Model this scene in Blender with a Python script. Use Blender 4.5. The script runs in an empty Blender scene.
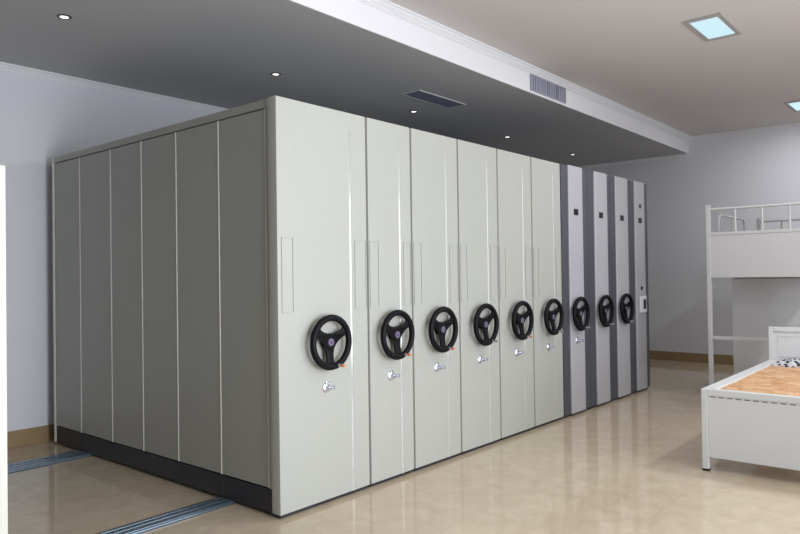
import bpy, bmesh, math, random
from mathutils import Vector, Matrix
random.seed(7)
S = bpy.context.scene
COL = S.collection
PI = math.pi

# ------------------------------------------------------------------ camera
cam = bpy.data.cameras.new('camera'); co = bpy.data.objects.new('camera', cam); COL.objects.link(co)
cam.sensor_fit = 'HORIZONTAL'; cam.sensor_width = 36; cam.lens = 691.834 / 800 * 36
cam.clip_start = 0.05; cam.clip_end = 60
yaw, pitch, roll = 0.866, 0.012, -0.014
fwd = Vector((math.sin(yaw)*math.cos(pitch), math.cos(yaw)*math.cos(pitch), math.sin(pitch)))
r0 = fwd.cross(Vector((0, 0, 1))).normalized(); u0 = r0.cross(fwd)
rr = math.cos(roll)*r0 + math.sin(roll)*u0
uu = -math.sin(roll)*r0 + math.cos(roll)*u0
M = Matrix((rr, uu, -fwd)).transposed().to_4x4(); M.translation = Vector((-2.539, -3.056, 1.371))
co.matrix_world = M
S.camera = co

# ------------------------------------------------------------------ light and exposure
S.view_settings.view_transform = 'Standard'; S.view_settings.look = 'None'
S.view_settings.gamma = 1.0; S.view_settings.exposure = 0.0; S.view_settings.use_curve_mapping = False
W = bpy.data.worlds.new('daylight'); S.world = W; W.use_nodes = True
W.node_tree.nodes['Background'].inputs[0].default_value = (0.72, 0.82, 1.0, 1)
W.node_tree.nodes['Background'].inputs[1].default_value = 1.0
YW = -4.4                                    # window wall
WINDOWS = [(-1.4, 0.3, 74, 2.4), (0.8, 3.0, 90, 2.95)]   # x0, x1, power, head height
WZ0 = 0.25
def area(name, loc, rot, sx, sy, power, col):
    l = bpy.data.lights.new(name, 'AREA'); l.shape = 'RECTANGLE'; l.size = sx; l.size_y = sy
    l.energy = power; l.color = col
    o = bpy.data.objects.new(name, l); COL.objects.link(o); o.location = loc; o.rotation_euler = rot
    return o
for i, (x0, x1, pw, WZ1) in enumerate(WINDOWS):
    wl = area('window_daylight', ((x0+x1)/2, YW-0.02, (WZ0+WZ1)/2), (PI/2, 0, 0), x1-x0, WZ1-WZ0, pw*.95, (0.90, 0.95, 1.0))
    wl.data.spread = math.radians((110, 180)[i])      # first window's spread narrowed to keep light off the cabinet side

# ------------------------------------------------------------------ materials
def mat(name, color, rough=0.5, metal=0.0, spec=0.5, noise=0.0, nscale=6.0, bump=0.0, bscale=60.0, coat=0.0, coatr=0.3):
    m = bpy.data.materials.new(name); m.use_nodes = True
    nt = m.node_tree; b = nt.nodes['Principled BSDF']
    b.inputs['Base Color'].default_value = (*color, 1); b.inputs['Roughness'].default_value = rough
    b.inputs['Metallic'].default_value = metal; b.inputs['Specular IOR Level'].default_value = spec
    b.inputs['Coat Weight'].default_value = coat; b.inputs['Coat Roughness'].default_value = coatr
    tc = nt.nodes.new('ShaderNodeTexCoord')
    if noise:
        n = nt.nodes.new('ShaderNodeTexNoise'); n.inputs['Scale'].default_value = nscale; n.inputs['Detail'].default_value = 4
        nt.links.new(tc.outputs['Object'], n.inputs['Vector'])
        mx = nt.nodes.new('ShaderNodeMix'); mx.data_type = 'RGBA'
        mx.inputs[6].default_value = (*[c*(1-noise) for c in color], 1)
        mx.inputs[7].default_value = (*[min(1, c*(1+noise)) for c in color], 1)
        nt.links.new(n.outputs['Fac'], mx.inputs[0]); nt.links.new(mx.outputs[2], b.inputs['Base Color'])
    if bump:
        n2 = nt.nodes.new('ShaderNodeTexNoise'); n2.inputs['Scale'].default_value = bscale
        nt.links.new(tc.outputs['Object'], n2.inputs['Vector'])
        bp = nt.nodes.new('ShaderNodeBump'); bp.inputs['Strength'].default_value = bump; bp.inputs['Distance'].default_value = 0.002
        nt.links.new(n2.outputs['Fac'], bp.inputs['Height']); nt.links.new(bp.outputs['Normal'], b.inputs['Normal'])
    return m
def emis(name, color, strength):
    m = bpy.data.materials.new(name); m.use_nodes = True; nt = m.node_tree
    b = nt.nodes['Principled BSDF']; b.inputs['Base Color'].default_value = (.02, .02, .02, 1)
    b.inputs['Emission Color'].default_value = (*color, 1); b.inputs['Emission Strength'].default_value = strength
    return m
def floor_material():
    m = bpy.data.materials.new('polished_floor_tile'); m.use_nodes = True; nt = m.node_tree; L = nt.links.new
    b = nt.nodes['Principled BSDF']
    tc = nt.nodes.new('ShaderNodeTexCoord')
    br = nt.nodes.new('ShaderNodeTexBrick'); br.offset = 0.0; br.inputs['Scale'].default_value = 1.0
    br.inputs['Brick Width'].default_value = 0.8; br.inputs['Row Height'].default_value = 0.8
    br.inputs['Mortar Size'].default_value = 0.0015; br.inputs['Mortar Smooth'].default_value = 0.3
    br.inputs['Color1'].default_value = (0.55, 0.455, 0.335, 1); br.inputs['Color2'].default_value = (0.565, 0.47, 0.345, 1)
    br.inputs['Mortar'].default_value = (0.43, 0.36, 0.26, 1)
    L(tc.outputs['Object'], br.inputs['Vector'])
    n = nt.nodes.new('ShaderNodeTexNoise'); n.inputs['Scale'].default_value = 7; n.inputs['Detail'].default_value = 8
    n.inputs['Distortion'].default_value = 0.7; n.inputs['Roughness'].default_value = 0.62
    L(tc.outputs['Object'], n.inputs['Vector'])
    cr = nt.nodes.new('ShaderNodeValToRGB'); cr.color_ramp.elements[0].position = 0.3; cr.color_ramp.elements[1].position = 0.7
    cr.color_ramp.elements[0].color = (0.88, 0.865, 0.84, 1); cr.color_ramp.elements[1].color = (1.06, 1.055, 1.05, 1)
    L(n.outputs['Fac'], cr.inputs['Fac'])
    mx = nt.nodes.new('ShaderNodeMix'); mx.data_type = 'RGBA'; mx.blend_type = 'MULTIPLY'; mx.inputs[0].default_value = 1
    L(br.outputs['Color'], mx.inputs[6]); L(cr.outputs['Color'], mx.inputs[7]); L(mx.outputs[2], b.inputs['Base Color'])
    b.inputs['Roughness'].default_value = 0.07; b.inputs['Specular IOR Level'].default_value = 0.6
    n3 = nt.nodes.new('ShaderNodeTexNoise'); n3.inputs['Scale'].default_value = 2.5
    L(tc.outputs['Object'], n3.inputs['Vector'])
    bp = nt.nodes.new('ShaderNodeBump'); bp.inputs['Strength'].default_value = 0.02; bp.inputs['Distance'].default_value = 0.01
    L(n3.outputs['Fac'], bp.inputs['Height']); L(bp.outputs['Normal'], b.inputs['Normal'])
    return m
def board_material():
    m = bpy.data.materials.new('strand_board'); m.use_nodes = True; nt = m.node_tree; L = nt.links.new
    b = nt.nodes['Principled BSDF']; b.inputs['Roughness'].default_value = 0.6
    tc = nt.nodes.new('ShaderNodeTexCoord')
    v = nt.nodes.new('ShaderNodeTexVoronoi'); v.inputs['Scale'].default_value = 14; v.inputs['Randomness'].default_value = 1
    n = nt.nodes.new('ShaderNodeTexNoise'); n.inputs['Scale'].default_value = 15; n.inputs['Detail'].default_value = 6; n.inputs['Distortion'].default_value = 2.5
    L(tc.outputs['Object'], v.inputs['Vector']); L(tc.outputs['Object'], n.inputs['Vector'])
    ad = nt.nodes.new('ShaderNodeMix'); ad.data_type = 'RGBA'; ad.inputs[0].default_value = 0.25
    L(n.outputs['Color'], ad.inputs[6]); L(v.outputs['Color'], ad.inputs[7])
    bw = nt.nodes.new('ShaderNodeRGBToBW'); L(ad.outputs[2], bw.inputs[0])
    cr = nt.nodes.new('ShaderNodeValToRGB')
    e = cr.color_ramp.elements; e[0].position = 0.36; e[0].color = (0.44, 0.20, 0.08, 1); e[1].position = 0.62; e[1].color = (0.66, 0.46, 0.27, 1)
    e2 = cr.color_ramp.elements.new(0.5); e2.color = (0.60, 0.34, 0.17, 1)
    L(bw.outputs[0], cr.inputs['Fac']); L(cr.outputs['Color'], b.inputs['Base Color'])
    return m
def cloth_material():
    m = bpy.data.materials.new('patterned_cloth'); m.use_nodes = True; nt = m.node_tree; L = nt.links.new
    b = nt.nodes['Principled BSDF']; b.inputs['Roughness'].default_value = 0.9
    tc = nt.nodes.new('ShaderNodeTexCoord'); n = nt.nodes.new('ShaderNodeTexVoronoi'); n.inputs['Scale'].default_value = 26
    L(tc.outputs['Object'], n.inputs['Vector'])
    cr = nt.nodes.new('ShaderNodeValToRGB'); cr.color_ramp.interpolation = 'CONSTANT'
    cr.color_ramp.elements[0].color = (0.03, 0.025, 0.03, 1); cr.color_ramp.elements[1].position = 0.42
    cr.color_ramp.elements[1].color = (0.48, 0.49, 0.52, 1)
    L(n.outputs['Distance'], cr.inputs['Fac']); L(cr.outputs['Color'], b.inputs['Base Color'])
    return m
MT = dict(
    wall=mat('painted_wall', (0.74, 0.75, 0.80), 0.85, noise=0.02, nscale=2, bump=0.15, bscale=40),
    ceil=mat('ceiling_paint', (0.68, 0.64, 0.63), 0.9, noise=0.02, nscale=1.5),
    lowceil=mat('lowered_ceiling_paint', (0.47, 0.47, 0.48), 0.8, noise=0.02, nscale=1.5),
    fascia=mat('fascia_paint', (0.84, 0.83, 0.86), 0.7, noise=0.015, nscale=2),
    crown=mat('plaster_crown', (0.80, 0.80, 0.83), 0.7, noise=0.02),
    skirt=mat('skirting_tile', (0.34, 0.24, 0.135), 0.25, noise=0.12, nscale=7),
    floor=floor_material(),
    beige=mat('beige_powder_coat', (0.385, 0.39, 0.358), 0.42, spec=0.35, noise=0.01, nscale=3, coat=0.1),
    white=mat('white_powder_coat', (0.40, 0.392, 0.42), 0.4, noise=0.01, nscale=3),
    grey=mat('dark_grey_powder_coat', (0.062, 0.064, 0.08), 0.45, noise=0.04, nscale=3),
    carcass=mat('carcass_steel', (0.36, 0.36, 0.34), 0.5, noise=0.02),
    plinth=mat('plinth_plastic', (0.022, 0.021, 0.028), 0.45, noise=0.1, nscale=8),
    bead=mat('beige_highlight_gloss', (0.385, 0.39, 0.358), 0.3, spec=0.5, coat=1.0, coatr=0.10),  # glossier copy of the beige, so the panel fold shows a highlight
    seam=mat('seam_trim', (0.80, 0.78, 0.70), 0.3),
    black=mat('black_rubber', (0.003, 0.003, 0.005), 0.5, spec=0.16, noise=0.2, nscale=30),
    badge=mat('badge_enamel', (0.15, 0.12, 0.20), 0.35), badgec=mat('badge_centre', (0.10, 0.06, 0.14), 0.4),
    chrome=mat('chrome', (0.72, 0.75, 0.88), 0.24, 1.0, noise=0.02), 
    orange=mat('orange_plastic', (0.62, 0.22, 0.10), 0.4), dullgrip=mat('grey_plastic', (0.25, 0.24, 0.24), 0.4),
    track=mat('galvanised_steel', (0.30, 0.38, 0.46), 0.32, 0.85, noise=0.2, nscale=25),
    trackdark=mat('track_groove', (0.04, 0.055, 0.08), 0.5, 0.5),
    screen=mat('dark_screen', (0.006, 0.005, 0.009), 0.4, spec=0.25), red=mat('red_lamp', (0.05, 0.006, 0.01), 0.3),
    plate=mat('white_plastic', (0.80, 0.80, 0.86), 0.35),
    vent=mat('vent_metal', (0.33, 0.34, 0.42), 0.45, noise=0.03), ventdark=mat('vent_shadow', (0.10, 0.10, 0.14), 0.7),
    grille=mat('grille_metal', (0.30, 0.31, 0.40), 0.5, noise=0.05), grilleframe=mat('grille_frame', (0.50, 0.50, 0.52), 0.5),
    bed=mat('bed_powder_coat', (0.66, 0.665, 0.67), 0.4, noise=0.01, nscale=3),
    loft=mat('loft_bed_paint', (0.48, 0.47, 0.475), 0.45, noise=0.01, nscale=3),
    ward=mat('wardrobe_paint', (0.62, 0.62, 0.64), 0.5, noise=0.01, nscale=3),
    locker=mat('cream_locker_paint', (0.66, 0.65, 0.60), 0.4, noise=0.01, nscale=3),
    mattress=mat('mattress_ticking', (0.35, 0.33, 0.37), 0.9, noise=0.15, nscale=12),
    blanket=mat('grey_blanket', (0.13, 0.13, 0.15), 0.95, noise=0.3, nscale=14),
    board=board_material(), cloth=cloth_material(),
    lamp=emis('lamp_panel', (0.60, 0.84, 0.93), 1.0), spot=emis('downlight_lens', (1.0, 0.97, 0.92), 2.2),
    lampframe=mat('lamp_frame', (0.42, 0.40, 0.40), 0.5), ring=mat('downlight_ring', (0.12, 0.12, 0.13), 0.3, 0.5),
    glass=mat('window_frame_paint', (0.8, 0.8, 0.8), 0.4),
)

# ------------------------------------------------------------------ helpers
class MB:
    def __init__(s): s.bm = bmesh.new(); s.smooth = False
    def box(s, x0, x1, y0, y1, z0, z1):
        v = [s.bm.verts.new((x, y, z)) for x in (x0, x1) for y in (y0, y1) for z in (z0, z1)]
        for f in ((0,1,3,2),(4,6,7,5),(0,4,5,1),(2,3,7,6),(0,2,6,4),(1,5,7,3)): s.bm.faces.new([v[i] for i in f])
        return s
    def prism(s, rings, closed_caps=True):          # list of rings of 3D points
        R = [[s.bm.verts.new(p) for p in r] for r in rings]; n = len(R[0])
        for a, b in zip(R, R[1:]):
            for i in range(n): s.bm.faces.new((a[i], a[(i+1) % n], b[(i+1) % n], b[i]))
        if closed_caps: s.bm.faces.new(R[0][::-1]); s.bm.faces.new(R[-1])
        return s
    def tube(s, pts, r, n=10, cyclic=False):
        pts = [Vector(p) for p in pts]; rings = []; N = len(pts); up = None
        for i, p in enumerate(pts):
            a = pts[(i-1) % N] if (i or cyclic) else p; b = pts[(i+1) % N] if (i < N-1 or cyclic) else p
            t = (b-a).normalized()
            if up is None: up = Vector((0, 0, 1)) if abs(t.z) < .9 else Vector((0, 1, 0))
            x = t.cross(up).normalized(); y = x.cross(t); up = y
            rad = r if not callable(r) else r(i/(N-1))
            rings.append([p + rad*(math.cos(2*PI*k/n)*x + math.sin(2*PI*k/n)*y) for k in range(n)])
        if cyclic: s.prism(rings + [rings[0]], False); bmesh.ops.remove_doubles(s.bm, verts=s.bm.verts, dist=1e-5)
        else: s.prism(rings)
        return s
    def lathe(s, c, axis, prof, n=24):              # prof: list of (radius, distance along axis)
        c = Vector(c); a = Vector(axis).normalized(); x = a.orthogonal().normalized(); y = a.cross(x)
        return s.prism([[c + a*h + max(r, 1e-4)*(math.cos(2*PI*k/n)*x + math.sin(2*PI*k/n)*y) for k in range(n)] for r, h in prof])
    def build(s, name, m, parent=None, loc=None, bevel=0, smooth=None):
        bmesh.ops.recalc_face_normals(s.bm, faces=s.bm.faces)
        me = bpy.data.meshes.new(name); s.bm.to_mesh(me); s.bm.free(); me.materials.append(MT[m])
        if smooth is not None: shade(me, smooth)
        o = bpy.data.objects.new(name, me); COL.objects.link(o)
        if parent: o.parent = parent
        if loc: o.location = loc
        if bevel:
            b = o.modifiers.new('bevel', 'BEVEL'); b.width = bevel; b.segments = 2; b.limit_method = 'ANGLE'; b.angle_limit = 0.6
        return o
def shade(me, ang):
    bm = bmesh.new(); bm.from_mesh(me)
    for f in bm.faces: f.smooth = True
    for e in bm.edges: e.smooth = not (len(e.link_faces) == 2 and e.calc_face_angle(0) > ang)
    bm.to_mesh(me); bm.free()
def tag(o, label, cat, group=None, kind=None):
    o['label'] = label; o['category'] = cat
    if group: o['group'] = group
    if kind: o['kind'] = kind
    return o
def thing(name, label, cat, loc=(0, 0, 0), group=None):
    o = bpy.data.objects.new(name, None); COL.objects.link(o); o.location = loc; o.empty_display_size = .1
    return tag(o, label, cat, group)
def struct(o): o['kind'] = 'structure'; return o

# ------------------------------------------------------------------ room
XL, XR, YB = -11.0, 8.302, 3.086
ZC, ZH = 3.158, 3.405
def yf(x): return 0.356 + 0.004*x               # fascia line
struct(MB().box(XL, XR, YW, YB, -0.1, 0).build('floor', 'floor'))
# walls
struct(MB().box(XL-.2, XR+.2, YB, YB+.2, 0, 3.7).build('wall_left', 'wall'))
struct(MB().box(XR, XR+.2, YW-.2, YB, 0, 3.7).build('wall_far', 'wall'))
struct(MB().box(XL-.2, XL, YW-.2, YB, 0, 3.7).build('wall_near', 'wall'))
w = MB(); xs = [XL] + [v for a in WINDOWS for v in a[:2]] + [XR]
for i in range(0, len(xs), 2): w.box(xs[i], xs[i+1], YW-.2, YW, 0, 3.7)
for x0, x1, _, WZ1 in WINDOWS: w.box(x0, x1, YW-.2, YW, 0, WZ0); w.box(x0, x1, YW-.2, YW, WZ1, 3.7)
struct(w.build('wall_right', 'wall'))
for i, (x0, x1, _, WZ1) in enumerate(WINDOWS):
    f = MB(); yy0, yy1 = YW-.12, YW-.06
    f.box(x0, x1, yy0, yy1, WZ0, WZ0+.05); f.box(x0, x1, yy0, yy1, WZ1-.05, WZ1)
    for xx in (x0, (x0+x1)/2-.025, x1-.05): f.box(xx, xx+.05, yy0, yy1, WZ0+.05, WZ1-.05)
    struct(f.build('window_%d' % (i+1), 'glass'))
# ceilings
struct(MB().box(XL, XR, YW, yf(8)+.1, ZH, ZH+.1).build('ceiling', 'ceil'))
m = MB(); rg = []
for x in (XL, XR): rg.append([(x, yf(x), ZC+.02), (x, YB, ZC+.02), (x, YB, ZC), (x, yf(x), ZC)])
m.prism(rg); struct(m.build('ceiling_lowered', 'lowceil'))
m = MB(); rg = []
for x in (XL, XR): rg.append([(x, yf(x)-.012, ZC), (x, yf(x)+.0, ZC), (x, yf(x)+.0, ZH), (x, yf(x)-.012, ZH)])
m.prism(rg); struct(m.build('trim_1', 'fascia'))
# cornice along the top of the fascia
prof = [(0, 0), (-.062, 0), (-.062, -.014), (-.05, -.018), (-.036, -.036), (-.024, -.042), (-.024, -.052), (-.008, -.064), (0, -.064)]
m = MB(); m.prism([[(x, yf(x)-.012+a, ZH+b) for a, b in prof] for x in (XL, XR)]); struct(m.build('trim_2', 'crown'))
# crown along the left wall and the far wall
cp = [(0, 0), (-.085, 0), (-.085, -.012), (-.075, -.022), (-.055, -.028), (-.048, -.042), (-.036, -.046), (-.034, -.062), (-.02, -.066), (-.014, -.09), (0, -.09)]
m = MB(); m.prism([[(x, YB+a, ZC+b) for a, b in [(p*.5, q*.62) for p, q in cp]] for x in (XL, XR)]); struct(m.build('trim_3', 'crown'))
m = MB(); m.prism([[(XR+a*.5, y, ZC+b*.55) for a, b in cp] for y in (yf(XR), YB)]); struct(m.build('trim_4', 'crown'))
m = MB(); m.prism([[(XR+a*.5, y, ZH+b*.6) for a, b in cp] for y in (YW, yf(XR)-.012)]); struct(m.build('trim_5', 'crown'))
# skirting tiles
def skirt(name, x0, x1, y0, y1):
    struct(MB().box(x0, x1, y0, y1, 0, .135).build(name, 'skirt', bevel=.003))
skirt('baseboard_left', XL, XR-.012, YB-.012, YB)
skirt('baseboard_far', XR-.012, XR, YW, YB)
skirt('baseboard_near', XL, XL+.012, YW+.012, YB-.012)
skirt('baseboard_right', XL, XR-.012, YW, YW+.012)

# ------------------------------------------------------------------ floor tracks
def track(y0, y1, label):
    t = thing('floor_track', label, 'floor track', (0, 0, 0), 'steel floor tracks under the shelving')
    x0, x1 = -1.9, 5.5; w = y1-y0
    MB().box(x0, x1, y0, y1, 0, .004).build('base_plate', 'trackdark', t)
    for a, b, h in ((0, .07, .012), (.12, .36, .016), (.46, .60, .016), (.80, 1, .014)):
        MB().box(x0, x1, y0+a*w, y0+b*w, .004, h).build('rail', 'track', t, bevel=.0015)
    m = MB(); n = 150
    for i in range(n):
        xx = x0 + (i+.5)*(x1-x0)/n; m.box(xx-.012, xx+.012, y0+.66*w, y0+.75*w, .004, .012)
    for i in range(n):
        xx = x0 + (i+.5)*(x1-x0)/n; m.box(xx-.012, xx+.012, y0+.385*w, y0+.435*w, .004, .012)
    o = m.build('rack_teeth', 'track', t); o['kind'] = 'stuff'
track(.45, .605, 'blue-grey steel floor track running under the cabinets close to their wheel side')
track(2.28, 2.50, 'blue-grey steel floor track running under the cabinets beside the left wall')

# ------------------------------------------------------------------ shelving units
H = 2.40
def chaikin(p, it=3):
    for _ in range(it):
        q = []
        for i in range(len(p)):
            a, b = p[i], p[(i+1) % len(p)]
            q += [(a[0]*.75+b[0]*.25, a[1]*.75+b[1]*.25), (a[0]*.25+b[0]*.75, a[1]*.25+b[1]*.75)]
        p = q
    return p
def wheel_mesh():
    cu = bpy.data.curves.new('wheel_plate', 'CURVE'); cu.dimensions = '2D'; cu.fill_mode = 'BOTH'
    cu.extrude = .004; cu.bevel_depth = .004; cu.bevel_resolution = 1
    top = [(-.104, .078), (-.04, .046), (.04, .046), (.104, .078), (.066, .120), (0, .134), (-.066, .120)]
    rt = [(.045, -.004), (.108, .046), (.138, .035), (.132, -.055), (.088, -.108), (.024, -.134), (.020, -.06)]
    lf = [(-x, y) for x, y in rt]
    circ = [(.142*math.cos(a*PI/32), .142*math.sin(a*PI/32)) for a in range(64)]
    for pts in (circ, chaikin(top), chaikin(rt), chaikin(lf)):
        sp = cu.splines.new('POLY'); sp.points.add(len(pts)-1); sp.use_cyclic_u = True
        for i, (x, y) in enumerate(pts): sp.points[i].co = (x, y, 0, 1)
    ob = bpy.data.objects.new('tmp', cu); COL.objects.link(ob)
    dg = bpy.context.evaluated_depsgraph_get(); me = bpy.data.meshes.new_from_object(ob.evaluated_get(dg))
    bpy.data.objects.remove(ob); bpy.data.curves.remove(cu)
    bm = bmesh.new(); bm.from_mesh(me); bpy.data.meshes.remove(me)
    for v in bm.verts:                                # stand it up, dish the hub towards the cabinet
        x, z, t = v.co.x, v.co.y, v.co.z; r = math.hypot(x, z)
        v.co = (x, -t + .022*(1-min(1, r/.142))**.8, z)
    mb = MB(); mb.bm = bm
    mb.tube([(.141*math.cos(a*PI/32), 0, .141*math.sin(a*PI/32)) for a in range(64)], lambda f: .0195, 12, True)
    mb.lathe((0, .006, 0), (0, 1, 0), [(.0, -.004), (.036, -.004), (.042, .002), (.042, .018), (.030, .024), (.026, .036), (.034, .042), (.034, .053), (0, .053)], 28)
    bmesh.ops.recalc_face_normals(bm, faces=bm.faces)
    m = bpy.data.meshes.new('steering_wheel'); bm.to_mesh(m); bm.free(); m.materials.append(MT['black']); shade(m, .7)
    return m
WHEEL = wheel_mesh()
def add_wheel(t, cx, cz, rot, tip):
    yr = -.056
    o = bpy.data.objects.new('steering_wheel', WHEEL); COL.objects.link(o); o.parent = t
    o.location = (cx, yr, cz); o.rotation_euler = (0, rot, 0); o.scale = (1.04, 1, 1.04)
    b = MB(); b.lathe((0, .004, 0), (0, -1, 0), [(.0, 0), (.022, 0), (.022, .003), (.020, .005), (.012, .005), (.012, .003), (0, .003)], 28)
    o2 = b.build('hub_badge', 'badge', o, smooth=.5); o2['label'] = 'pale purple ring badge'
    b = MB(); b.lathe((0, .0, 0), (0, -1, 0), [(0, 0), (.009, 0), (.009, .002), (0, .003)], 20)
    b.build('badge_centre', 'badgec', o, smooth=.5)
    a = -1.22
    p = Vector((.141*math.cos(a), -.016, .141*math.sin(a)))
    b = MB(); b.lathe(p, (.25, -1, 0), [(0, 0), (.010, 0), (.010, .006), (.0055, .008), (.0055, .018), (0, .018)], 14)
    b.build('knob_stem', 'chrome', o, smooth=.6)
    b = MB(); b.lathe(p+Vector((.25, -1, 0)).normalized()*.016, (.25, -1, 0), [(0, 0), (.008, 0), (.0095, .008), (.0095, .018), (.007, .025), (0, .026)], 14)
    k = b.build('spinner_knob', tip, o, smooth=.8)
    if tip == 'orange': k['label'] = 'orange grip knob'
def add_lock(t, cx, cz, y0=0.0):
    b = MB(); b.lathe((cx, y0, cz), (0, -1, 0), [(0, 0), (.031, 0), (.031, .004), (.025, .010), (.016, .012), (.016, .03), (.0135, .034), (0, .034)], 26)
    o = b.build('lock', 'chrome', t, smooth=.6); o['label'] = 'chrome round lock'
    b = MB(); b.lathe((cx+.002, y0-.03, cz+.003), (.35, -1, .12), [(0, 0), (.006, 0), (.006, .018), (0, .018)], 12)
    b.box(cx+.004, cx+.011, y0-.066, y0-.044, cz-.007, cz+.017)
    b.build('key', 'chrome', o)
    b = MB(); b.lathe((cx+.002, y0, cz+.031), (0, -1, 0), [(0, 0), (.011, 0), (.010, .008), (0, .010)], 16)
    b.build('keyhole_cover', 'chrome', o, smooth=.6)
def front_profile(w, rise, d0=.072, xl=None):
    lf = .125; rf = min(.15, w*.27); g = .0085
    xl = g if xl is None else xl
    P = [(xl, d0), (xl, .006), (xl+.0018, .0018), (xl+.006, 0), (xl+.009, 0), (lf-.001, 0), (lf, 0)]
    P += [(lf+.002, .0010), (lf+.005, .0010), (lf+.007, 0), (lf+.008, 0), (w-rf-.0195, 0)]
    a = w-rf-.018
    for k in range(0, 11):
        f = k/10; P.append((a+.024*f, -rise*.0*(.5-.5*math.cos(2*PI*f))))
    P += [(a+.0255, 0), (w-g-.009, 0), (w-g-.006, 0), (w-g-.0018, .0018), (w-g, .006), (w-g, d0)]
    return P
def label_holder(t, x0, x1, z0, z1, y):
    b = MB(); s = .0045; d = .004
    b.box(x0, x1, y-d, y, z0, z0+s); b.box(x0, x1, y-d, y, z1-s, z1)
    b.box(x0, x0+s, y-d, y, z0+s, z1-s); b.box(x1-s, x1, y-d, y, z0+s, z1-s)
    b.build('label_holder', 'beige', t)
    
GR = 'mobile archive shelving units in one row'
def beige_unit(x0, x1, label, wheel_tip, rot):
    w = x1-x0
    t = thing('archive_cabinet', label, 'cabinet', (x0, 0, 0), GR)
    b = MB()
    xl = -.012 if x0 == 0 else None
    P0 = front_profile(w, 1, xl=xl); P1 = front_profile(w, 0.0, xl=xl)
    b.prism([[(x, y, z) for x, y in P] for P, z in ((P0, .028), (P0, 2.27), (P1, 2.32), (P1, H-.003))])
    b.prism([[(x, y+.004 if y < .03 else y, z) for x, y in P1] for z in (H-.003, H)])
    b.build('front_panel', 'beige', t, smooth=.5)
    b = MB(); xc = w-min(.15, w*.27)-.006
    b.prism([[(xc+.013-.026*k/14, -.006*(.5-.5*math.cos(2*PI*k/14)), z) for k in range(15)] for z in (.028, 2.27, 2.29)])
    b.build('highlight_strip', 'bead', t, smooth=.7)  # added glossy strip, shaped to catch the bright line of the fold
    add_wheel(t, w/2-(.022 if x0 == 0 else .004), .976, rot, wheel_tip)
    add_lock(t, w/2-.018+.002, .70)
    label_holder(t, .016, .103, 1.165, 1.60, 0)
    rf = min(.15, w*.27); label_holder(t, w-rf+.026, w-.018, 1.165, 1.60, 0)
    return t
def carcass(t, w, m='carcass', x_in=.002):
    b = MB(); b.box(x_in, w-.002, .073, 2.912, .14, H-.01); b.build('body', m, t, bevel=.003)
    b = MB(); b.box(x_in+.01, w-.01, .08, 2.905, .017, .14); b.box(x_in+.01, w-.01, .022, .08, .002, .026); b.build('plinth', 'plinth', t)
B = [0, .735, 1.187, 1.748, 2.303, 2.858, 3.405]
names = ['widest beige shelving unit at the near end, its long panelled side exposed',
         'narrowest beige shelving unit, second from the near end',
         'beige shelving unit third from the near end, right after the narrowest one',
         'beige shelving unit fourth from the near end of the row',
         'beige shelving unit fifth from the near end of the row',
         'last beige shelving unit, touching the first dark grey striped one']
tips = ['orange', 'orange', 'orange', 'dullgrip', 'orange', 'dullgrip']
rots = [.05, -.03, .04, -.08, .02, -.04]
for i in range(6):
    t = beige_unit(B[i], B[i+1], names[i], tips[i], rots[i])
    if i: carcass(t, B[i+1]-B[i])
    else:
        w = B[1]
        b = MB(); b.box(.03, w-.002, 0.073, 2.94, .145, H-.02); b.build('body', 'carcass', t)
        # exposed side: corner post, six sheets, top rail, rear post, plinth
        b = MB(); b.box(0, .03, .076, .112, .155, H); b.build('corner_post', 'beige', t, bevel=.003)
        b = MB(); b.box(0, .03, 2.905, 2.938, .02, H); b.build('corner_post', 'seam', t, bevel=.003)
        ys = [.118, .577, 1.055, 1.500, 1.945, 2.445, 2.901]
        for a, c in zip(ys, ys[1:]):
            # sheet with folded edges: shallow bevelled tray
            b = MB(); zz0, zz1 = .158, 2.347; e = .012
            b.prism([[(.03, a+.004, zz0), (.03, c-.004, zz0), (.03, c-.004, zz1), (.03, a+.004, zz1)],
                     [(.010, a+.004, zz0), (.010, c-.004, zz0), (.010, c-.004, zz1), (.010, a+.004, zz1)],
                     [(.004, a+e, zz0+.003), (.004, c-e, zz0+.003), (.004, c-e, zz1-.003), (.004, a+e, zz1-.003)]])
            b.build('side_panel', 'beige', t)
        for a, c in ((.113, 1.043), (1.047, 2.904)):
            b = MB(); b.box(0, .03, a, c, 2.352, H); b.build('top_rail', 'beige', t, bevel=.002)
        for y in ys[:-1]:
            b = MB(); b.box(.001, .012, y-.004, y+.004, .158, 2.347); b.build('joint_strip', 'seam', t, bevel=.0015)
        b = MB(); b.box(.006, .06, .078, 2.904, .017, .15); b.box(.006, w-.01, .022, .078, .002, .026)
        for y in ys[1:-1]: b.box(.003, .006, y-.02, y+.02, .025, .145)
        for y in (.1, 1.0, 1.9, 2.8): b.lathe((.006, y, .12), (-1, 0, 0), [(0, 0), (.005, 0), (.004, .003), (0, .003)], 10)
        b.build('plinth', 'plinth', t, bevel=.002)
        b = MB(); b.box(.03, w-.002, 0.08, 2.9, H-.02, H-.008); b.build('top', 'carcass', t)
G = [3.408, 3.973, 4.515, 5.065, 5.572]
gl = ['grey-striped white shelving unit right beside the last beige one', 'second of the grey-striped white shelving units, counted from the beige ones',
      'third of the grey-striped white shelving units, left of the one without a wheel', 'grey-striped white shelving unit at the far end, control panel instead of wheel']
gw = [(.135, .43), (.14, .445), (.125, .445), (.10, .385)]
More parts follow.
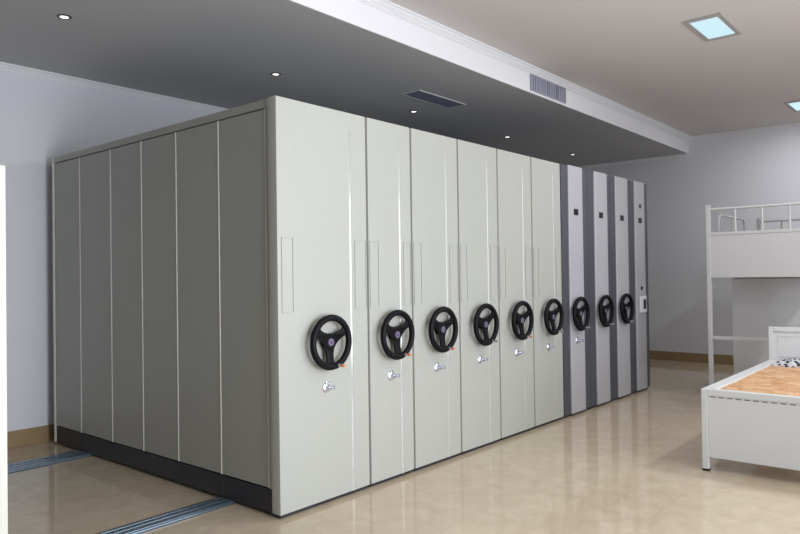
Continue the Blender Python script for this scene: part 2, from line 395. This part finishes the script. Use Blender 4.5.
for i in range(4):
    w = G[i+1]-G[i]; a, c = gw[i]
    t = thing('archive_cabinet', gl[i], 'cabinet', (G[i], 0, 0), GR)
    HH = 2.405
    b = MB(); b.prism([[(a, .07, z), (a, -.008, z), (a+.006, -.014, z), (c-.006, -.014, z), (c, -.008, z), (c, .07, z)] for z in (.028, HH)])
    b.build('front_panel', 'white', t)
    for p, q in ((.003, a-.001), (c+.001, w-.003)):
        b = MB(); b.box(p, q, 0, .07, .028, HH-.004); o = b.build('side_strip', 'grey', t, bevel=.003); o['label'] = 'dark grey vertical edge strip'
    carcass(t, w, 'grey')
    cx = (a+c)/2
    dx = {0: cx-.005, 1: cx-.012, 2: cx-.01, 3: cx+.0}[i]
    b = MB(); b.box(dx-.045, dx+.045, -.019, -.014, 1.932, 1.992); o = b.build('display', 'screen', t, bevel=.002); o['label'] = 'small black display window'
    if i < 3:
        add_wheel(t, cx-.012, .975, .06*(i-1), 'dullgrip')
        if i == 0: add_lock(t, cx-.03, .715, -.014)
    else:
        b = MB(); b.lathe((cx+.005, -.014, 2.125), (0, -1, 0), [(0, 0), (.024, 0), (.024, .008), (.014, .012), (0, .012)], 20)
        o = b.build('indicator_lamp', 'red', t, smooth=.6); o['label'] = 'dark red round indicator lamp'
        b = MB(); b.lathe((cx+.01, -.014, 1.185), (0, -1, 0), [(0, 0), (.022, 0), (.022, .006), (.015, .012), (0, .012)], 20)
        b.build('push_button', 'screen', t, smooth=.6)
        b = MB(); b.box(cx-.065, cx+.115, -.032, -.014, .905, 1.095); cp_ = b.build('control_panel', 'plate', t, bevel=.006)
        cp_['label'] = 'white control box with dark screen'
        b = MB(); b.box(cx+.015, cx+.09, -.036, -.032, .945, 1.055); b.build('screen', 'screen', cp_, bevel=.002)

# ------------------------------------------------------------------ ceiling fittings
DL = [(-.439, 'leftmost ceiling downlight, alone above the left wall'), (1.39, 'ceiling downlight above the near end of the cabinets'),
      (3.31, 'ceiling downlight right beside the dark air grille'), (5.24, 'ceiling downlight above the last beige cabinets'),
      (7.1, 'farthest ceiling downlight, above the grey striped cabinets')]
for x, lb in DL:
    t = thing('downlight', lb, 'ceiling light', (x, 1.69, ZC), 'small round downlights in the lowered ceiling')
    b = MB(); b.lathe((0, 0, 0), (0, 0, -1), [(.030, 0), (.048, 0), (.048, .003), (.034, .007), (.028, .004), (.028, 0)], 28); b.build('trim_ring', 'ring', t, smooth=.6)
    b = MB(); b.lathe((0, 0, 0), (0, 0, -1), [(0, 0), (.027, 0), (.027, .004), (0, .005)], 24); b.build('lens', 'spot', t)
for x0, yl, lb in ((3.24, -1.34, 'rectangular blue-white ceiling light nearest the camera'), (6.88, -1.34, 'rectangular blue-white ceiling light by the far wall, cut by the frame'),
                   (-.3, -1.34, 'added unseen light, left of the nearest ceiling light'), (-.3, -3.3, 'added unseen light, above the camera'),
                   (3.24, -3.3, 'added unseen light, right of the nearest ceiling light'), (6.78, -3.3, 'added unseen light, at the far end of the window wall')):  # last four are unseen extras, added to brighten floor and fronts
    t = thing('ceiling_light', lb, 'ceiling light', (x0+.315, yl, ZH), 'recessed rectangular lights in the high ceiling')
    la = area('lamp_light', (x0+.315, yl, ZH-.012), (0, 0, 0), (.5), .2, (16 if yl < -3 else 8) if x0 < 0 else (46 if yl < -3 else 19) if x0 < 6 else 15, (0.97, 0.99, 1.0))
    b = MB(); a, c = .315, .145; i_ = .052
    b.box(-a, a, -c, -c+i_*.7, -.012, 0); b.box(-a, a, c-i_*.7, c, -.012, 0); b.box(-a, -a+i_, -c+i_*.7, c-i_*.7, -.012, 0); b.box(a-i_, a, -c+i_*.7, c-i_*.7, -.012, 0)
    b.build('frame', 'lampframe', t, bevel=.002)
    b = MB(); b.box(-a+i_, a-i_, -c+i_*.7, c-i_*.7, -.006, -.001); b.build('diffuser', 'lamp', t)
# dark grille in the lowered ceiling
t = thing('ceiling_grille', 'dark slatted air grille in the lowered ceiling above the cabinets', 'air grille', (3.05, 1.205, ZC))
b = MB(); a, c = .39, .118; f = .014
b.box(-a, a, -c, -c+f, -.01, 0); b.box(-a, a, c-f, c, -.01, 0); b.box(-a, -a+f, -c+f, c-f, -.01, 0); b.box(a-f, a, -c+f, c-f, -.01, 0); b.build('frame', 'grilleframe', t)
MB().box(-a+f, a-f, -c+f, c-f, -.001, 0).build('backing', 'ventdark', t)
b = MB()
for k in range(9):
    y = -c+f+.012+k*.0238; b.prism([[(x, y-.006, -.008), (x, y-.004, -.009), (x, y+.006, -.002), (x, y+.004, -.001)] for x in (-a+f, a-f)])
b.build('louvre_blades', 'grille', t)
# fascia vent
xa, xb = 3.49, 4.24; yv = yf(3.86)-.012
t = thing('fascia_vent', 'blue-grey louvred air vent set in the white beam', 'air vent', ((xa+xb)/2, yv, 3.262)); t.rotation_euler = (0, 0, math.atan(.004))
a = (xb-xa)/2; c = .082; f = .010
b = MB(); b.box(-a, a, -.012, 0, -c, -c+f); b.box(-a, a, -.012, 0, c-f, c); b.box(-a, -a+f, -.012, 0, -c+f, c-f); b.box(a-f, a, -.012, 0, -c+f, c-f); b.build('frame', 'vent', t)
MB().box(-a+f, a-f, -.002, 0, -c+f, c-f).build('backing', 'ventdark', t)
b = MB(); n = 15
for k in range(n):
    x = -a+f+(k+.5)*(2*a-2*f)/n; b.prism([[(x-.012, -.003, z), (x-.010, -.002, z), (x+.010, -.010, z), (x+.008, -.011, z)] for z in (-c+f, c-f)])
b.build('louvre_blades', 'vent', t)
for k in (1, 2, 3):
    x = -a + k*2*a/4; MB().box(x-.004, x+.004, -.014, -.002, -c+f, c-f).build('divider_bar', 'vent', t)

# ------------------------------------------------------------------ front bed
t = thing('bed_frame', 'low pale grey steel bed frame with bare board base, right foreground', 'bed', (2.44, -1.53, 0))
L_, Wd, T = 1.98, .92, .56
for (x, y) in ((0, 0), (0, -Wd+.04)):
    b = MB(); b.box(x, x+.04, y-.04, y, .012, T); o = b.build('leg', 'bed', t, bevel=.003)
    MB().box(x-.001, x+.041, y-.041, y+.001, 0, .014).build('foot_cap', 'black', o)
for (x, y) in ((L_-.04, 0), (L_-.04, -Wd+.04)):
    b = MB(); b.box(x, x+.04, y-.04, y, .012, .86); o = b.build('leg', 'bed', t, bevel=.003)
    MB().box(x-.001, x+.041, y-.041, y+.001, 0, .014).build('foot_cap', 'black', o)
b = MB(); b.box(.006, .03, -Wd+.045, -.041, .095, T-.002); b.build('end_panel', 'bed', t, bevel=.003)
b = MB(); b.box(.001, .055, -Wd+.041, -.041, T-.04, T); o = b.build('end_rail', 'bed', t, bevel=.003)
b = MB(); n = 15
for k in range(n):
    y = -.075 - k*.054; b.box(.0045, .0062, y-.018, y+.018, T-.053, T-.047)
b.build('slot_row', 'ventdark', t)
for y0, y1 in ((-.085, 0), (-Wd+.04-.04, -Wd+.045)):
    b = MB(); b.box(.041, L_-.041, y0, y1, T-.035, T); b.box(.041, L_-.041, y0 if y0 < -.5 else y1-.025, y0+.025 if y0 < -.5 else y1, .30, T-.035)
    b.build('side_rail', 'bed', t, bevel=.003)
b = MB(); b.box(.058, L_-.045, -Wd+.048, -.088, T-.03, T-.010); o = b.build('board_base', 'board', t); o['label'] = 'bare orange strand board'
b = MB(); b.box(L_-.033, L_-.012, -Wd+.045, -.041, .30, .815); b.build('headboard', 'bed', t)
b = MB(); b.box(L_-.04, L_, -Wd+.041, -.041, .82, .86); b.build('headboard_rail', 'bed', t, bevel=.003)
b = MB(); y0, y1, z0, z1 = -Wd+.08, -.075, .60, .785; e = .006
b.box(L_-.036, L_-.033, y0, y1, z0, z0+e); b.box(L_-.036, L_-.033, y0, y1, z1-e, z1); b.box(L_-.036, L_-.033, y0, y0+e, z0+e, z1-e); b.box(L_-.036, L_-.033, y1-e, y1, z0+e, z1-e)
b.build('headboard_moulding', 'bed', t)
b = MB()
b.box(L_-.0345, L_-.0332, -.45, -.27, .765, .770)
b.build('headboard_slot', 'ventdark', t)
# folded cloth at the head end
b = MB(); nx, ny = 26, 60; X0, X1, Y0, Y1 = 4.04, 4.36, -1.63, -2.36
def ch(i, j):
    u, v = i/nx, j/ny
    e = min(1, min(u, 1-u)*7)*min(1, min(v, 1-v)*14)
    h = .032 + .010*math.sin(v*31+u*4) + .008*math.sin(u*17-v*9)+.006*math.sin(v*63+u*11)
    return .5505 + max(.004, h*math.sqrt(max(e, 0)))
top = [[None]*(ny+1) for _ in range(nx+1)]; bot = [[None]*(ny+1) for _ in range(nx+1)]
for i in range(nx+1):
    for j in range(ny+1):
        x = X0+(X1-X0)*i/nx + .012*math.sin(j*.5); y = Y0+(Y1-Y0)*j/ny + .012*math.sin(i*.7)
        x = min(x, 4.37)
        top[i][j] = b.bm.verts.new((x, y, ch(i, j))); bot[i][j] = b.bm.verts.new((x, y, .5502))
for i in range(nx):
    for j in range(ny):
        b.bm.faces.new((top[i][j], top[i+1][j], top[i+1][j+1], top[i][j+1])); b.bm.faces.new((bot[i][j], bot[i][j+1], bot[i+1][j+1], bot[i+1][j]))
for i in range(nx):
    for j in (0, ny): b.bm.faces.new((top[i][j], top[i+1][j], bot[i+1][j], bot[i][j]))
for j in range(ny):
    for i in (0, nx): b.bm.faces.new((top[i][j], top[i][j+1], bot[i][j+1], bot[i][j]))
tag(b.build('folded_cloth', 'cloth', smooth=1.2), 'crumpled black and white patterned cloth on the bare bed board', 'cloth')

# ------------------------------------------------------------------ loft bed behind
BX, BY = 4.75, -.905; LL, WW = 2.0, .92
t = thing('loft_bed', 'tall white steel loft bed with tube guard rails, behind the low bed', 'bed', (BX, BY, 0))
def post(x, y, h):
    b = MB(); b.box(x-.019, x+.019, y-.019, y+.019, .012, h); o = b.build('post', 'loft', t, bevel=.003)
    MB().box(x-.021, x+.021, y-.021, y+.021, 0, .014).build('foot_cap', 'black', o)
    MB().box(x-.021, x+.021, y-.021, y+.021, h, h+.014).build('post_cap', 'grilleframe', o)
for x, y, h in ((0, -.019, 2.015), (0, -WW+.019, 2.015), (LL, -.019, 1.99), (LL, -WW+.019, 1.99)): post(x, y, h)
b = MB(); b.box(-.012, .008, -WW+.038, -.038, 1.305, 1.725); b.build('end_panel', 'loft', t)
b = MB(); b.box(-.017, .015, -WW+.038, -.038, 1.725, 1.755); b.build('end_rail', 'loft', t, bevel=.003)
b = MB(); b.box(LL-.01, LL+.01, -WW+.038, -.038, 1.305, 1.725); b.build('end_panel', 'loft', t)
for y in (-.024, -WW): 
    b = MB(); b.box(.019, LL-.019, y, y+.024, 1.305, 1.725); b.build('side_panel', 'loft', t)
b = MB(); b.box(.008, LL-.01, -WW+.024, -.024, 1.60, 1.62); b.build('deck', 'board', t)
b = MB(); b.box(-.015, .015, -WW+.038, -.038, .688, .722); b.build('crossbar', 'loft', t, bevel=.003)
b = MB(); b.box(LL-.015, LL+.015, -WW+.038, -.038, .688, .722); b.build('crossbar', 'loft', t, bevel=.003)
b = MB(); b.tube([(0, -.038, 1.985), (0, -WW+.038, 1.985)], .014); b.build('guard_rail', 'loft', t, smooth=.8)
for y in (-.27, -.51, -.745):
    b = MB(); b.tube([(0, y, 1.755), (0, y, 1.973)], .011); b.build('guard_bar', 'loft', t, smooth=.8)
def arch(x0, x1, y, z1, r=.011):
    p = [(x0, y, 1.725), (x0, y, z1-.08)]
    for k in range(1, 6): a = PI - k*PI/12; p.append((x0+.08+.08*math.cos(a), y, z1-.08+.08*math.sin(a)))
    p.append((x0+.08, y, z1)); p.append((x1-.08, y, z1))
    for k in range(1, 6): a = PI/2 - k*PI/12; p.append((x1-.08+.08*math.cos(a), y, z1-.08+.08*math.sin(a)))
    p += [(x1, y, z1-.08), (x1, y, 1.725)]
    b = MB(); b.tube(p, r); g = b.build('guard_loop', 'loft', t, smooth=.8)
    b = MB(); xm = x0+(x1-x0)*.5; b.tube([(xm, y, 1.725), (xm, y, z1-.008)], r*.9); b.build('loop_bar', 'loft', g, smooth=.8)
arch(.37, 1.38, -.012, 1.955)
arch(.37, 1.38, -WW+.012, 1.955)
b = MB(); b.tube([(LL, -.038, 1.965), (LL, -WW+.038, 1.965)], .014); b.build('guard_rail', 'loft', t, smooth=.8)
for y in (-.27, -.51, -.745):
    b = MB(); b.tube([(LL, y, 1.72), (LL, y, 1.953)], .011); b.build('guard_bar', 'loft', t, smooth=.8)
# bedding on the loft
b = MB()
def lump(b, x0, x1, y0, y1, z0, z1, n=10, seed=0):
    rings = []
    for i in range(n+1):
        u = i/n; x = x0+(x1-x0)*u; e = math.sqrt(max(.02, 1-(2*u-1)**6))
        rings.append([(x, (y0+y1)/2+(y1-y0)/2*math.copysign(abs(math.cos(a))**.5, math.cos(a))*e,
                       (z0+z1)/2 + (z1-z0)/2*math.copysign(abs(math.sin(a))**.5, math.sin(a))*(e if math.sin(a) > 0 else 1) + (.006*math.sin(5*a+i*1.7+seed) if math.sin(a) > 0 else 0)) for a in [2*PI*k/20 for k in range(20)]])
    b.prism(rings)
lump(b, 4.80, 6.70, -1.78, -1.16, 1.621, 1.755, 14)
tag(b.build('mattress', 'mattress', smooth=1.2), 'thin mattress lying on the loft bed deck', 'mattress')

# wardrobe under the loft
t = thing('wardrobe', 'pale grey steel cabinet standing under the loft bed', 'cabinet', (5.42, -.955, 0))
b = MB(); b.box(0, .93, -.80, 0, .05, 1.295); b.build('body', 'ward', t, bevel=.004)
b = MB(); b.box(.03, .90, -.77, -.03, 0, .05); b.build('plinth', 'plinth', t)
b = MB(); b.box(-.016, 0, -.79, -.005, .06, 1.285); b.build('side_panel', 'ward', t, bevel=.003)

# ------------------------------------------------------------------ cream locker, left foreground
t = thing('locker', 'tall cream white locker, only its edge showing at the left border', 'locker', (-1.530, -.28, 0))
b = MB(); b.box(-.46, 0, 0, .42, .06, 1.8); b.build('body', 'locker', t, bevel=.003)
b = MB(); b.box(-.44, -.02, .02, .40, 0, .06); b.build('plinth', 'grilleframe', t)
for a, c in ((-.435, -.026),):
    b = MB(); b.box(a, c, -.016, -.001, .075, 1.785); d = b.build('door', 'locker', t, bevel=.003)
    hx = a+.05
    b = MB(); b.tube([(hx, -.016, .90), (hx, -.045, .92), (hx, -.045, 1.05), (hx, -.016, 1.07)], .006); b.build('handle', 'chrome', d, smooth=.8)
